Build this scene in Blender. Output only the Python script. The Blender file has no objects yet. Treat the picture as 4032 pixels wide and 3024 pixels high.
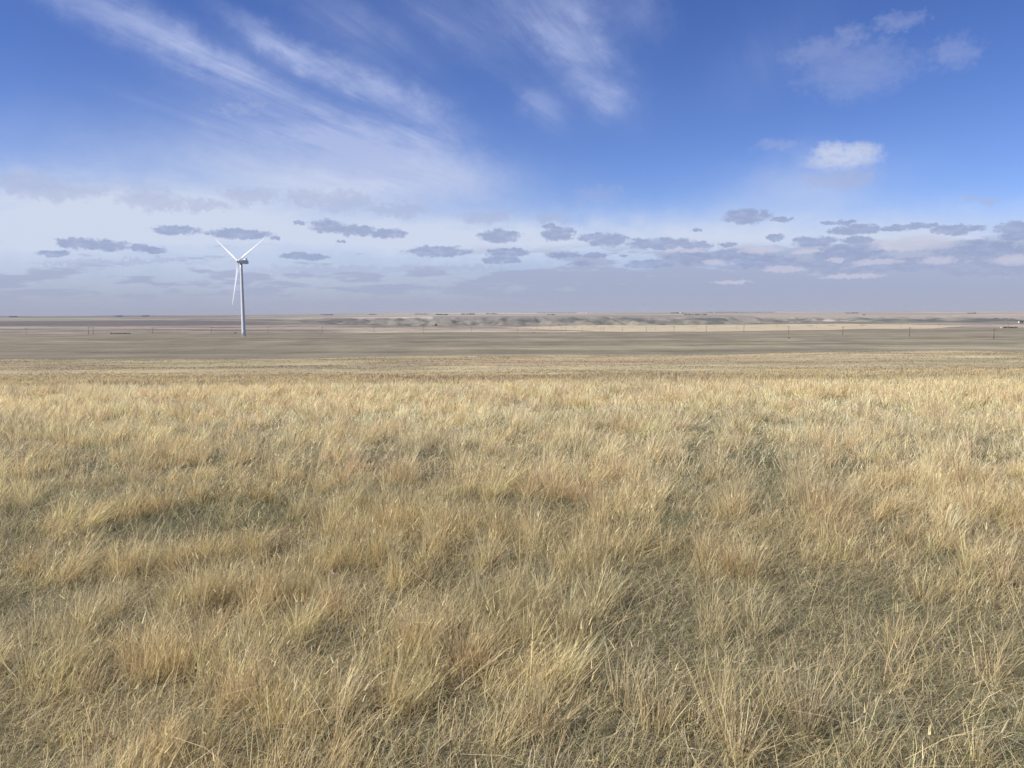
import bpy, math, random
import numpy as np
from mathutils import Matrix, Vector

random.seed(7)
rng = np.random.default_rng(7)
scene = bpy.context.scene
COL = scene.collection

EYE = 2.0            # eye height above the ground at the origin; z = 0 there
F = 2988.0           # focal length in photo pixels (4032 wide)
HOR = 1228.0         # row of the true horizon at the middle column
PITCH = math.atan((1512 - HOR) / F)
ROLL = math.radians(0.24)

# ------------------------------------------------------------------ helpers
def hash2(ix, iy, seed):
    n = (ix.astype(np.int64) * 374761393 + iy.astype(np.int64) * 668265263 + seed * 1442695041) & 0x7fffffff
    n = ((n ^ (n >> 13)) * 1274126177) & 0x7fffffff
    n = n ^ (n >> 16)
    return (n & 0xffff) / 65535.0

def vnoise(x, y, seed=0):
    x = np.asarray(x, float); y = np.asarray(y, float)
    ix = np.floor(x); iy = np.floor(y)
    fx = x - ix; fy = y - iy
    fx = fx * fx * (3 - 2 * fx); fy = fy * fy * (3 - 2 * fy)
    a = hash2(ix, iy, seed); b = hash2(ix + 1, iy, seed)
    c = hash2(ix, iy + 1, seed); d = hash2(ix + 1, iy + 1, seed)
    return (a * (1 - fx) + b * fx) * (1 - fy) + (c * (1 - fx) + d * fx) * fy

def fbm(x, y, seed=0, octv=4):
    s = 0.0; a = 0.5; t = 0.0
    for k in range(octv):
        s = s + a * vnoise(x, y, seed + 31 * k); t += a
        x = np.asarray(x) * 2.03 + 11.7; y = np.asarray(y) * 2.03 - 5.3; a *= 0.5
    return s / t

def sstep(a, b, x):
    t = np.clip((np.asarray(x, float) - a) / (b - a), 0, 1)
    return t * t * (3 - 2 * t)

def mix(a, b, t):
    return a * (1 - t) + b * t

# ------------------------------------------------------------------ terrain
PY = [1, 10, 18, 24, 32, 50, 80, 120, 160, 180, 250, 350, 430, 500, 650, 867, 1000, 1150, 1345, 1400, 1700, 2000, 2300, 2600,
      3200, 4000, 4600, 5000, 5400, 5700, 6500, 9000, 14000, 22000, 32000]
P_CEN = [2.0, 2.05, 2.18, 2.40, 3.02, 4.25, 5.9, 7.6, 9.0, 10.4, 15, 20.3, 23.6, 24.6, 25.3, 25.8, 27.5, 31, 36.5, 37.6, 41.5, 44, 45, 46,
         62, 75, 80, 76, 52, 36, 33, 28, 22, 18, 18]
P_LEF = [2.0, 2.05, 2.18, 2.42, 3.05, 4.3, 6.0, 7.8, 9.25, 10.7, 15, 20.3, 23.6, 24.6, 25.2, 25.5, 27.3, 30.5, 35, 36, 39.5, 41.5, 42.5, 43.2,
         45, 45, 43.5, 42.5, 41.5, 40.5, 39, 37, 45, 62, 85]
P_RIG = [2.0, 2.05, 2.18, 2.38, 2.98, 4.2, 5.8, 7.4, 8.75, 10.0, 14.5, 19.5, 22.6, 23.7, 24.9, 27.0, 28.5, 30.0, 32.6, 34.0, 40, 42, 43, 44,
         56, 62, 64, 58, 50, 46, 45, 40, 36, 36, 36]
LG = np.linspace(0, math.log(32000), 900)
def _table(p):
    t = np.interp(LG, np.log(PY), p)
    k = np.exp(-0.5 * (np.arange(-9, 10) / 3.2) ** 2); k /= k.sum()
    tp = np.concatenate([np.full(9, t[0]), t, np.full(9, t[-1])])
    return np.convolve(tp, k, 'valid')
T_C, T_L, T_R = _table(P_CEN), _table(P_LEF), _table(P_RIG)

def terrain(x, y):
    """height of the ground (z = 0 under the viewer)"""
    x = np.asarray(x, float); y = np.asarray(y, float)
    yy = np.maximum(y, 1.0)
    l = np.log(np.minimum(yy, 31900))
    c = np.interp(l, LG, T_C); a = np.interp(l, LG, T_L); b = np.interp(l, LG, T_R)
    u = x / np.maximum(np.hypot(x, y) * 0.6 + yy * 0.4, 30.0)
    wl = sstep(-0.08, -0.42, u) if False else sstep(0.10, 0.40, -u)
    wr = sstep(0.18, 0.48, u)
    z = c * (1 - wl - wr) + a * wl + b * wr
    z = EYE - z
    r = np.hypot(x, y)
    # hummocks of the pasture
    z = z + 0.10 * (fbm(x / 1.7, y / 1.7, 3, 3) - 0.5) * sstep(1.0, 6.0, r)
    z = z + 0.45 * (fbm(x / 14, y / 14, 5, 3) - 0.5) * sstep(12, 60, r)
    z = z + 1.1 * (fbm(x / 55, y / 55, 7, 2) - 0.5) * sstep(50, 120, r) * (1 - sstep(300, 500, r))
    z = z + 1.6 * (fbm(x / 90, y / 70, 9, 3) - 0.5) * sstep(80, 260, r)
    z = z + 5.0 * (fbm(x / 700, y / 500, 12, 4) - 0.5) * sstep(1300, 3000, r)
    # gullies in the valley wall
    g = sstep(4300, 4900, y) * (1 - sstep(5600, 6000, y))
    rid = np.abs(fbm(x / 190 + 0.7 * fbm(x / 500, y / 500, 40, 2), y / 900, 21, 4) - 0.5) * 2
    z = z - g * 26 * (1 - np.clip(rid * 3.0, 0, 1)) * (1 - wl)
    rid2 = np.abs(vnoise(x / 60, y / 260, 23) - 0.5) * 2
    z = z - g * 11 * (1 - rid2) * (1 - wl)
    # far rises on the plateau
    z = z + 14 * (fbm(x / 2600, y / 2200, 33, 3) - 0.5) * sstep(6500, 11000, y)
    return z

def hz(x, y):
    return float(terrain(np.array([x]), np.array([y]))[0])

def ray(px, py):
    u = (px - 2016) / F; v = -(py - 1512) / F
    u, v = u * math.cos(ROLL) + v * math.sin(ROLL), -u * math.sin(ROLL) + v * math.cos(ROLL)
    cp, sp = math.cos(PITCH), math.sin(PITCH)
    return np.array([u, cp + v * sp, -sp + v * cp])

def col_x(px, dist):
    """x for an image column at forward distance dist"""
    d = ray(px, 1260)
    return d[0] / d[1] * dist

# ------------------------------------------------------------------ materials
def new_mat(name):
    m = bpy.data.materials.new(name); m.use_nodes = True
    nt = m.node_tree
    for n in list(nt.nodes): nt.nodes.remove(n)
    out = nt.nodes.new('ShaderNodeOutputMaterial')
    return m, nt, out

def paint(name, col, rough=0.6, var=0.12, scale=2.0, spec=0.3):
    m, nt, out = new_mat(name)
    b = nt.nodes.new('ShaderNodeBsdfPrincipled'); b.inputs['Roughness'].default_value = rough
    b.inputs['Specular IOR Level'].default_value = spec
    tc = nt.nodes.new('ShaderNodeTexCoord'); no = nt.nodes.new('ShaderNodeTexNoise')
    no.inputs['Scale'].default_value = scale; no.inputs['Detail'].default_value = 5
    nt.links.new(tc.outputs['Object'], no.inputs['Vector'])
    rp = nt.nodes.new('ShaderNodeMapRange')
    rp.inputs['To Min'].default_value = 1 - var; rp.inputs['To Max'].default_value = 1 + var
    nt.links.new(no.outputs['Fac'], rp.inputs['Value'])
    mx = nt.nodes.new('ShaderNodeVectorMath'); mx.operation = 'SCALE'; mx.inputs[0].default_value = col[:3]
    nt.links.new(rp.outputs[0], mx.inputs['Scale'])
    nt.links.new(mx.outputs[0], b.inputs['Base Color'])
    nt.links.new(b.outputs[0], out.inputs['Surface'])
    return m

def attr_node(nt, name='tint'):
    a = nt.nodes.new('ShaderNodeAttribute'); a.attribute_name = name; a.attribute_type = 'GEOMETRY'
    return a

def grass_mat(name, trans=0.3):
    m, nt, out = new_mat(name)
    a = attr_node(nt)
    b = nt.nodes.new('ShaderNodeBsdfPrincipled'); b.inputs['Roughness'].default_value = 0.55
    b.inputs['Specular IOR Level'].default_value = 0.25
    t = nt.nodes.new('ShaderNodeBsdfTranslucent')
    ms = nt.nodes.new('ShaderNodeMixShader'); ms.inputs[0].default_value = trans
    nt.links.new(a.outputs['Color'], b.inputs['Base Color']); nt.links.new(a.outputs['Color'], t.inputs['Color'])
    nt.links.new(b.outputs[0], ms.inputs[1]); nt.links.new(t.outputs[0], ms.inputs[2])
    nt.links.new(ms.outputs[0], out.inputs['Surface'])
    return m

def ground_mat():
    m, nt, out = new_mat('prairie_ground')
    a = attr_node(nt)
    geo = nt.nodes.new('ShaderNodeNewGeometry')
    def noise(sx, sy, det, rough=0.6):
        mp = nt.nodes.new('ShaderNodeMapping'); mp.inputs['Scale'].default_value = (sx, sy, sx)
        nt.links.new(geo.outputs['Position'], mp.inputs['Vector'])
        n = nt.nodes.new('ShaderNodeTexNoise'); n.inputs['Scale'].default_value = 1.0
        n.inputs['Detail'].default_value = det; n.inputs['Roughness'].default_value = rough
        nt.links.new(mp.outputs[0], n.inputs['Vector'])
        return n.outputs['Fac']
    def rng_(s, lo, hi, a0=0.25, a1=0.75):
        r = nt.nodes.new('ShaderNodeMapRange'); r.inputs['From Min'].default_value = a0; r.inputs['From Max'].default_value = a1
        r.inputs['To Min'].default_value = lo; r.inputs['To Max'].default_value = hi
        nt.links.new(s, r.inputs['Value']); return r.outputs[0]
    def mul(x, y):
        k = nt.nodes.new('ShaderNodeMath'); k.operation = 'MULTIPLY'
        nt.links.new(x, k.inputs[0]); nt.links.new(y, k.inputs[1]); return k.outputs[0]
    f = mul(rng_(noise(22, 22, 6, 0.75), 0.68, 1.32), rng_(noise(0.9, 0.35, 6, 0.7), 0.78, 1.22))
    f = mul(f, rng_(noise(0.03, 0.012, 8, 0.72), 0.76, 1.24))
    v = nt.nodes.new('ShaderNodeVectorMath'); v.operation = 'SCALE'
    nt.links.new(a.outputs['Color'], v.inputs[0]); nt.links.new(f, v.inputs['Scale'])
    b = nt.nodes.new('ShaderNodeBsdfPrincipled'); b.inputs['Roughness'].default_value = 0.95
    b.inputs['Specular IOR Level'].default_value = 0.05
    nt.links.new(v.outputs[0], b.inputs['Base Color'])
    bp = nt.nodes.new('ShaderNodeBump'); bp.inputs['Strength'].default_value = 0.5; bp.inputs['Distance'].default_value = 0.03
    nt.links.new(noise(14, 14, 5), bp.inputs['Height']); nt.links.new(bp.outputs[0], b.inputs['Normal'])
    nt.links.new(b.outputs[0], out.inputs['Surface'])
    return m

M_WHITE = paint('white_turbine_paint', (0.58, 0.605, 0.63), 0.4, 0.03, 0.3, 0.4)
M_GREYM = paint('grey_metal', (0.35, 0.36, 0.37), 0.5, 0.08, 2)
M_WOOD = paint('weathered_pole_wood', (0.11, 0.09, 0.075), 0.85, 0.25, 1.5, 0.1)
M_INS = paint('brown_porcelain', (0.10, 0.06, 0.045), 0.3, 0.05)
M_WALLW = paint('white_siding', (0.55, 0.55, 0.54), 0.7, 0.06, 0.4)
M_WALLB = paint('blue_grey_siding', (0.20, 0.25, 0.32), 0.7, 0.08, 0.4)
M_DARKW = paint('dark_weathered_boards', (0.06, 0.055, 0.055), 0.85, 0.2, 0.6)
M_ROOF = paint('grey_roof_sheet', (0.22, 0.22, 0.23), 0.6, 0.1, 0.5)
M_STEEL = paint('galvanised_steel', (0.5, 0.51, 0.52), 0.45, 0.05, 0.5, 0.5)
M_DARK = paint('dark_opening', (0.02, 0.02, 0.022), 0.5, 0.1)
M_BARK = paint('grey_bark', (0.07, 0.06, 0.05), 0.9, 0.25, 2)
M_LEAF = grass_mat('windbreak_foliage', 0.2)
M_GRASS = grass_mat('dry_grass_blades', 0.42)
M_GROUND = ground_mat()
M_CONC = paint('concrete_pad', (0.36, 0.35, 0.33), 0.9, 0.1, 0.6)

# ------------------------------------------------------------------ mesh tools
def np_mesh(name, verts, loops, starts, totals, mat, tint=None, smooth=False):
    me = bpy.data.meshes.new(name)
    me.vertices.add(len(verts)); me.vertices.foreach_set('co', np.ascontiguousarray(verts, np.float32).ravel())
    me.loops.add(len(loops)); me.loops.foreach_set('vertex_index', np.ascontiguousarray(loops, np.int32))
    me.polygons.add(len(starts))
    me.polygons.foreach_set('loop_start', np.ascontiguousarray(starts, np.int32))
    me.polygons.foreach_set('use_smooth', np.full(len(starts), smooth, bool))
    me.update(calc_edges=True)
    if tint is not None:
        at = me.attributes.new('tint', 'FLOAT_COLOR', 'POINT')
        c4 = np.ones((len(verts), 4), np.float32); c4[:, :3] = tint
        at.data.foreach_set('color', c4.ravel())
    me.materials.append(mat)
    return me

class MB:
    """collects shapes into one mesh"""
    def __init__(self): self.v = []; self.f = []
    def add(self, vs, fs):
        b = len(self.v); self.v += [tuple(p) for p in vs]; self.f += [tuple(b + i for i in f) for f in fs]
    def box(self, c, s, rot=None, taper=1.0):
        vs = []
        for dz in (-.5, .5):
            k = taper if dz > 0 else 1.0
            for dx, dy in ((-.5, -.5), (.5, -.5), (.5, .5), (-.5, .5)):
                p = Vector((dx * s[0] * k, dy * s[1] * k, dz * s[2]))
                if rot is not None: p = rot @ p
                vs.append(p + Vector(c))
        self.add(vs, [(3, 2, 1, 0), (4, 5, 6, 7), (0, 1, 5, 4), (1, 2, 6, 5), (2, 3, 7, 6), (3, 0, 4, 7)])
    def loft(self, rings, cap=True):
        n = len(rings[0]); vs = [p for r in rings for p in r]; fs = []
        for k in range(len(rings) - 1):
            for i in range(n):
                j = (i + 1) % n
                fs.append((k * n + i, k * n + j, (k + 1) * n + j, (k + 1) * n + i))
        if cap:
            fs.append(tuple(range(n - 1, -1, -1))); fs.append(tuple((len(rings) - 1) * n + i for i in range(n)))
        self.add(vs, fs)
    def tube(self, p0, p1, r0, r1, n=10):
        p0 = Vector(p0); p1 = Vector(p1); d = (p1 - p0).normalized()
        a = d.orthogonal().normalized(); b = d.cross(a)
        ring = lambda c, r: [c + a * (r * math.cos(t)) + b * (r * math.sin(t)) for t in [2 * math.pi * i / n for i in range(n)]]
        self.loft([ring(p0, r0), ring(p1, r1)])
    def build(self, name, mat, parent=None, smooth=False):
        me = bpy.data.meshes.new(name); me.from_pydata(self.v, [], self.f); me.update()
        me.materials.append(mat)
        if smooth:
            me.polygons.foreach_set('use_smooth', [len(p.vertices) <= 4 for p in me.polygons])
        o = bpy.data.objects.new(name, me); COL.objects.link(o)
        if parent is not None: o.parent = parent
        return o

def tag(o, label=None, cat=None, group=None, kind=None):
    if label: o['label'] = label
    if cat: o['category'] = cat
    if group: o['group'] = group
    if kind: o['kind'] = kind
    return o

def empty(name, loc, rz=0.0):
    o = bpy.data.objects.new(name, None); o.empty_display_size = 0.5
    o.location = loc; o.rotation_euler = (0, 0, rz); COL.objects.link(o)
    return o

def copy_tree(o, parent=None):
    c = o.copy(); COL.objects.link(c)
    if parent is not None: c.parent = parent
    for ch in [k for k in o.children]: copy_tree(ch, c)
    return c

# ------------------------------------------------------------------ colour of the land
def land_colour(x, y):
    n = len(x); u = x / np.maximum(y, 1.0)
    px = 2016 + u * F
    r = np.hypot(x, y)
    C = lambda a: np.array(a, float)[None, :]
    def lay(col, c2, m): return col * (1 - m[:, None]) + c2 * m[:, None]
    # near thatch under the grass
    t = fbm(x / 2.2, y / 2.2, 50, 4)[:, None]
    near = mix(C((0.11, 0.098, 0.06)), C((0.20, 0.17, 0.105)), t)
    grn = sstep(0.55, 0.75, fbm(x / 3.1, y / 2.3, 53, 4))
    near = lay(near, C((0.125, 0.125, 0.07)), grn * 0.7)
    # lower slope with yellow and greenish drifts
    s1 = fbm(x / 26, y / 16, 60, 5)[:, None]
    slope = mix(C((0.47, 0.40, 0.255)), C((0.60, 0.52, 0.34)), sstep(0.3, 0.7, s1))
    slope = lay(slope, C((0.54, 0.43, 0.29)), 0.75 * sstep(0.52, 0.7, fbm(x / 40, y / 14, 61, 4)))
    slope = lay(slope, C((0.47, 0.44, 0.28)), 0.8 * sstep(0.52, 0.66, fbm(x / 34, y / 12, 62, 5)))
    slope = lay(slope, C((0.36, 0.31, 0.22)), 0.6 * sstep(0.60, 0.72, fbm(x / 18, y / 7, 63, 5)))
    slope = slope * np.array((0.91, 0.88, 0.855))
    col = lay(near, slope * (1 + 0.15 * (1 - sstep(30, 80, y)))[:, None], sstep(9, 19, y))
    # grey plain
    s2 = fbm(x / 240, y / 75, 70, 5)[:, None]
    plain = mix(C((0.232, 0.205, 0.15)), C((0.29, 0.26, 0.188)), sstep(0.3, 0.7, s2))
    warm = sstep(0.0, -0.35, u)if False else sstep(0.02, 0.35, -u)
    plain = lay(plain, C((0.245, 0.215, 0.165)), warm * 0.6)
    plain = lay(plain, C((0.36, 0.335, 0.225)), 0.8 * sstep(0.46, 0.62, fbm(x / 110, y / 38, 71, 4)) * sstep(-0.25, 0.25, u) * (1 - sstep(620, 900, y)))
    plain = lay(plain, C((0.175, 0.16, 0.125)), 0.6 * sstep(0.54, 0.70, fbm(x / 170, y / 45, 72, 5)))
    plain = lay(plain, C((0.31, 0.28, 0.22)), 0.5 * sstep(0.56, 0.72, fbm(x / 260, y / 40, 73, 5)))
    plain = plain * (0.80 + 0.40 * fbm(x / 34, y / 20, 76, 5)[:, None])
    # long dark and pale drifts lying across the plain
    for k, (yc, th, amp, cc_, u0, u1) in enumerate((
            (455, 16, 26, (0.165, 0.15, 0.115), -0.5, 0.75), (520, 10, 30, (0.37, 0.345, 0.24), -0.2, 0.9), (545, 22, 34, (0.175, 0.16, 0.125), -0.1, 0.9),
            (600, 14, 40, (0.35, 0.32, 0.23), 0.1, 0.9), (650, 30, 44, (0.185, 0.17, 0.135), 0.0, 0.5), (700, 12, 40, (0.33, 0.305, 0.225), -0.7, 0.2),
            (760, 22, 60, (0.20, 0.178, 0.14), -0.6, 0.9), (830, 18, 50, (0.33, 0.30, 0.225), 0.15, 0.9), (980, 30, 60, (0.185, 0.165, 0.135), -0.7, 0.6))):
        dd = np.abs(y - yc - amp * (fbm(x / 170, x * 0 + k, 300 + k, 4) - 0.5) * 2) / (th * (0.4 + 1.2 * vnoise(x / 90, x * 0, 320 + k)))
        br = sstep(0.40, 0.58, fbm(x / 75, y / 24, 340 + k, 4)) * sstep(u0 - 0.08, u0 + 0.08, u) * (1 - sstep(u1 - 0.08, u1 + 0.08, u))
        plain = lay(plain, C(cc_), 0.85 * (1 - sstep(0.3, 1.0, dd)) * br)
    rd = np.abs(y - (560 - 0.12 * x + 22 * (vnoise(x / 120, x * 0, 77) - 0.5)))
    plain = lay(plain, C((0.33, 0.29, 0.235)), 0.6 * (1 - sstep(1.5, 5, rd)))
    rd = np.abs(y - (905 + 0.05 * x + 30 * (vnoise(x / 200, x * 0, 78) - 0.5)))
    plain = lay(plain, C((0.32, 0.285, 0.23)), 0.55 * (1 - sstep(3, 9, rd)))
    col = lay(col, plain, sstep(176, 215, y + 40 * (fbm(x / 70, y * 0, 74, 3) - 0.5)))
    # middle fields beyond the plain
    s3 = fbm(x / 420, y / 210, 80, 4)[:, None]
    mid = mix(C((0.245, 0.21, 0.175)), C((0.335, 0.285, 0.235)), sstep(0.3, 0.7, s3))
    mid = lay(mid, C((0.135, 0.12, 0.11)), 0.9 * sstep(0.54, 0.61, fbm(x / 210, y / 75, 81, 5)))
    mid = lay(mid, C((0.44, 0.385, 0.315)), 0.85 * sstep(0.54, 0.62, fbm(x / 280, y / 90, 82, 5)))
    mid = lay(mid, C((0.25, 0.25, 0.20)), 0.7 * sstep(0.15, 0.5, -u - 0.25) * sstep(0.45, 0.6, fbm(x / 500, y / 90, 83, 4)))
    edge_y = 1210 + 160 * sstep(0.1, 0.5, u) + 50 * (fbm(x / 300, y * 0, 75, 3) - 0.5)
    col = lay(col, mid, sstep(-25, 25, y - edge_y))
    # contour strips of stubble left of the big field
    st = sstep(0.35, 0.55, vnoise(x / 330 + 0.8 * vnoise(x / 160, y / 90, 90), (y + 0.10 * x) / 46, 91))
    ms = sstep(-0.26, -0.16, u) * (1 - sstep(0.07, 0.12, u)) * sstep(1250, 1300, y) * (1 - sstep(1780, 1900, y))
    col = lay(col, mix(C((0.26, 0.225, 0.175)), C((0.55, 0.47, 0.37)), st[:, None]), ms)
    # big pale wheat stubble field
    y0 = np.interp(px, [1950, 2060, 2500, 3000, 3350, 3600, 3800], [2150, 2000, 1300, 1280, 1330, 1420, 1950])
    y1 = np.interp(px, [1950, 2060, 2300, 2500, 3000, 3350, 3600, 3800], [2150, 2220, 2560, 2640, 2640, 2500, 2250, 1990])
    mt = sstep(-20, 20, y - y0) * (1 - sstep(-30, 30, y - y1))
    tan = mix(C((0.49, 0.415, 0.285)), C((0.57, 0.495, 0.355)), fbm(x / 200, y / 40, 95, 4)[:, None])
    col = lay(col, tan, mt)
    ln = np.abs(y - (y0 - 28)) < 16
    col = lay(col, C((0.12, 0.105, 0.085)), (ln & (px > 2060) & (px < 3800)).astype(float) * 0.8)
    for k, qx in enumerate((2262, 2340, 2412, 2488, 2565, 2645, 2729, 2815, 3000, 3090, 3188, 3275, 3396)):
        d = np.hypot((px - qx) / (9 if k < 8 else 17), (y - 2230 + 4 * k) / 38)
        col = lay(col, C((0.21, 0.175, 0.13)), 0.8 * sstep(1.2, 0.7, d) if False else 0.8 * (1 - sstep(0.7, 1.2, d)) * mt)
    # far patchwork of fields
    xr = x * 0.97 + y * 0.1; yr = y * 0.97 - x * 0.1
    wx = xr + 120 * (fbm(x / 700, y / 700, 100, 2) - 0.5)
    ix = np.floor(wx / 810); iy = np.floor(yr / 540)
    h = hash2(ix, iy, 101)
    pal = np.array([(0.245, 0.215, 0.185), (0.31, 0.27, 0.225), (0.19, 0.17, 0.155), (0.42, 0.375, 0.31), (0.27, 0.255, 0.2), (0.36, 0.30, 0.265), (0.23, 0.2, 0.18), (0.33, 0.31, 0.25)])
    far = pal[np.clip((h * 8).astype(int), 0, 7)]
    far = far * (0.9 + 0.25 * fbm(x / 260, y / 120, 102, 4)[:, None])
    col = lay(col, far, sstep(2500, 2750, y))
    # dull dark field on the left
    md = sstep(0.24, 0.36, -u) * sstep(2650, 2720, y) * (1 - sstep(4500, 4650, y))
    col = lay(col, C((0.165, 0.148, 0.145)) * (0.92 + 0.16 * fbm(x / 300, y / 100, 103, 3)[:, None]), md)
    # valley wall: grey-green grass, bare clay on the bluffs
    wl = sstep(0.10, 0.40, -u)
    mv = sstep(2900, 3300, y) * (1 - sstep(5620, 5760, y + 200 * (fbm(x / 600, y * 0, 104, 3) - 0.5))) * (1 - wl)
    g = fbm(x / 100 + 0.6 * fbm(x / 300, y / 300, 113, 2), y / 300, 105, 5)[:, None]
    val = mix(C((0.115, 0.122, 0.108)), C((0.29, 0.265, 0.215)), sstep(0.28, 0.72, g))
    col = lay(col, val, mv)
    ds = np.maximum(sstep(3740, 3860, px) * sstep(4350, 4550, y) * (1 - sstep(5150, 5350, y)), sstep(3480, 3520, px) * (1 - sstep(3660, 3740, px)) * sstep(4900, 5000, y + 0.8 * (px - 3600)) * (1 - sstep(5450, 5600, y)))
    col = lay(col, C((0.085, 0.10, 0.10)) * (0.8 + 0.4 * fbm(x / 200, y / 200, 114, 3)[:, None]), ds * 0.85)
    bl = sstep(0.345, 0.36, u) * (1 - sstep(0.44, 0.46, u)) * sstep(5080, 5200, y) * (1 - sstep(5560, 5650, y))
    col = lay(col, C((0.46, 0.42, 0.37)), bl * sstep(0.50, 0.62, fbm(x / 38 + y / 160, y / 240, 106, 3)) * 0.9)
    b2 = np.exp(-((px - 2985) / 16) ** 2) * sstep(4800, 5000, y) * (1 - sstep(5500, 5600, y))
    col = lay(col, C((0.46, 0.42, 0.37)), b2 * sstep(0.45, 0.6, fbm(x / 30, y / 120, 107, 3)))
    # plateau in broad pale strips
    mp = sstep(5700, 5900, y) * (1 - wl)
    iy2 = np.floor((yr + 300 * vnoise(xr / 2500, yr * 0, 108)) / 620); h2 = hash2(np.floor(wx / 2400), iy2, 109)
    pl = np.array([(0.36, 0.32, 0.265), (0.27, 0.245, 0.215), (0.44, 0.40, 0.335), (0.32, 0.29, 0.245), (0.22, 0.21, 0.19), (0.39, 0.335, 0.29)])
    plat = pl[np.clip((h2 * 6).astype(int), 0, 5)]
    col = lay(col, plat * 1.25, mp * 0.9)
    # dark wooded draws far left
    dl = wl * sstep(6800, 7400, y) * sstep(0.48, 0.6, fbm(x / 1500, y / 700, 110, 4))
    col = lay(col, C((0.10, 0.105, 0.10)), dl * 0.85)
    k = 0.80 - 0.09 * sstep(20, 36, y)
    return col * k[:, None]

# ------------------------------------------------------------------ ground sheet
def build_ground():
    fine = np.arange(-42, 42.001, 0.15)
    rest = np.arange(46, 318, 4.0)
    az = np.radians(np.concatenate([fine, rest])); na = len(az)
    lr = [0.4]
    while lr[-1] < 32000:
        r = lr[-1]
        k = 0.045 if r < 4 else 0.02 if r < 400 else 0.012 if r < 4300 else 0.006 if r < 6300 else 0.012 if r < 15000 else 0.03
        lr.append(r * (1 + k))
    rr = np.array(lr); nr = len(rr)
    A, R = np.meshgrid(az, rr)
    x = (np.sin(A) * R).ravel(); y = (np.cos(A) * R).ravel()
    z = terrain(x, y)
    v = np.stack([x, y, z], 1)
    v = np.concatenate([v, [[0, 0, hz(0, 0)]]]); ci = len(v) - 1
    col = land_colour(v[:, 0], v[:, 1])
    back = (v[:, 1] < 2)
    i = np.arange(na); j = (i + 1) % na
    q = []
    for k in range(nr - 1):
        q.append(np.stack([k * na + i, (k + 1) * na + i, (k + 1) * na + j, k * na + j], 1))
    q = np.concatenate(q)[:, ::-1]
    t = np.stack([np.full(na, ci), j, i], 1)
    loops = np.concatenate([q.ravel(), t.ravel()])
    starts = np.concatenate([np.arange(len(q)) * 4, len(q) * 4 + np.arange(na) * 3])
    me = np_mesh('ground', v, loops, starts, None, M_GROUND, col, True)
    o = bpy.data.objects.new('ground', me); COL.objects.link(o)
    tag(o, 'rolling dry prairie ground falling away to plains and a far valley', 'ground', kind='structure')
    return o

# ------------------------------------------------------------------ grass
def blades(base, phi, L, a0, bend, w, col, face=None, nseg=3, jit=0.0):
    """curved tapering blades, one strip each -> verts, tris/quads"""
    n = len(phi)
    ts = np.linspace(0, 1, nseg + 1)
    pts = [base.copy()]; p = base.copy()
    for s in range(nseg):
        ph = phi + jit * 1.2 * rng.standard_normal(n) * (s > 0)
        d = np.stack([np.cos(ph), np.sin(ph)], 1)
        a = np.clip(a0 + bend * (ts[s] + ts[s + 1]) / 2 + jit * rng.standard_normal(n) * (s > 0), -2.0, 1.9)
        st = (L / nseg)
        q = p.copy()
        q[:, 0] += d[:, 0] * np.sin(a) * st; q[:, 1] += d[:, 1] * np.sin(a) * st; q[:, 2] += np.cos(a) * st
        pts.append(q); p = q
    psi = rng.uniform(0, 2 * math.pi, n) if face is None else face
    sd = np.stack([np.cos(psi), np.sin(psi), np.zeros(n)], 1)
    m = nseg * 2 + 1
    V = np.empty((n, m, 3), np.float32)
    for s in range(nseg):
        ww = (w * (1 - 0.75 * ts[s] ** 1.5))[:, None] * 0.5
        V[:, 2 * s] = pts[s] - sd * ww; V[:, 2 * s + 1] = pts[s] + sd * ww
    V[:, m - 1] = pts[nseg]
    b = (np.arange(n) * m)[:, None]
    quad = np.concatenate([b + np.array([[2 * s, 2 * s + 1, 2 * s + 3, 2 * s + 2]]) for s in range(nseg - 1)], 0)
    tri = b + np.array([[m - 3, m - 2, m - 1]])
    return V.reshape(-1, 3), quad, tri, np.repeat(col, m, 0)

def assemble(name, parts, mat, label, cat):
    off = 0; vs = []; qs = []; tr = []; cs = []
    for V, q, t, c in parts:
        vs.append(V); qs.append(q + off); tr.append(t + off); cs.append(c); off += len(V)
    V = np.concatenate(vs); q = np.concatenate(qs); t = np.concatenate(tr); c = np.concatenate(cs)
    loops = np.concatenate([q.ravel(), t.ravel()])
    starts = np.concatenate([np.arange(len(q)) * 4, len(q) * 4 + np.arange(len(t)) * 3])
    me = np_mesh(name, V, loops, starts, None, mat, c)
    o = bpy.data.objects.new(name, me); COL.objects.link(o)
    tag(o, label, cat, kind='stuff')
    return o

def wedge(n, y0, y1, power, side=1.5, k=0.74):
    """random ground points in the strip that the view covers; density falls as y**-power"""
    g = 2 - power
    t = rng.random(n)
    if abs(g) < 1e-6: y = y0 * (y1 / y0) ** t
    else: y = (y0 ** g + t * (y1 ** g - y0 ** g)) ** (1 / g)
    x = rng.uniform(-1, 1, n) * (k * y + side)
    return x, y

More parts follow.
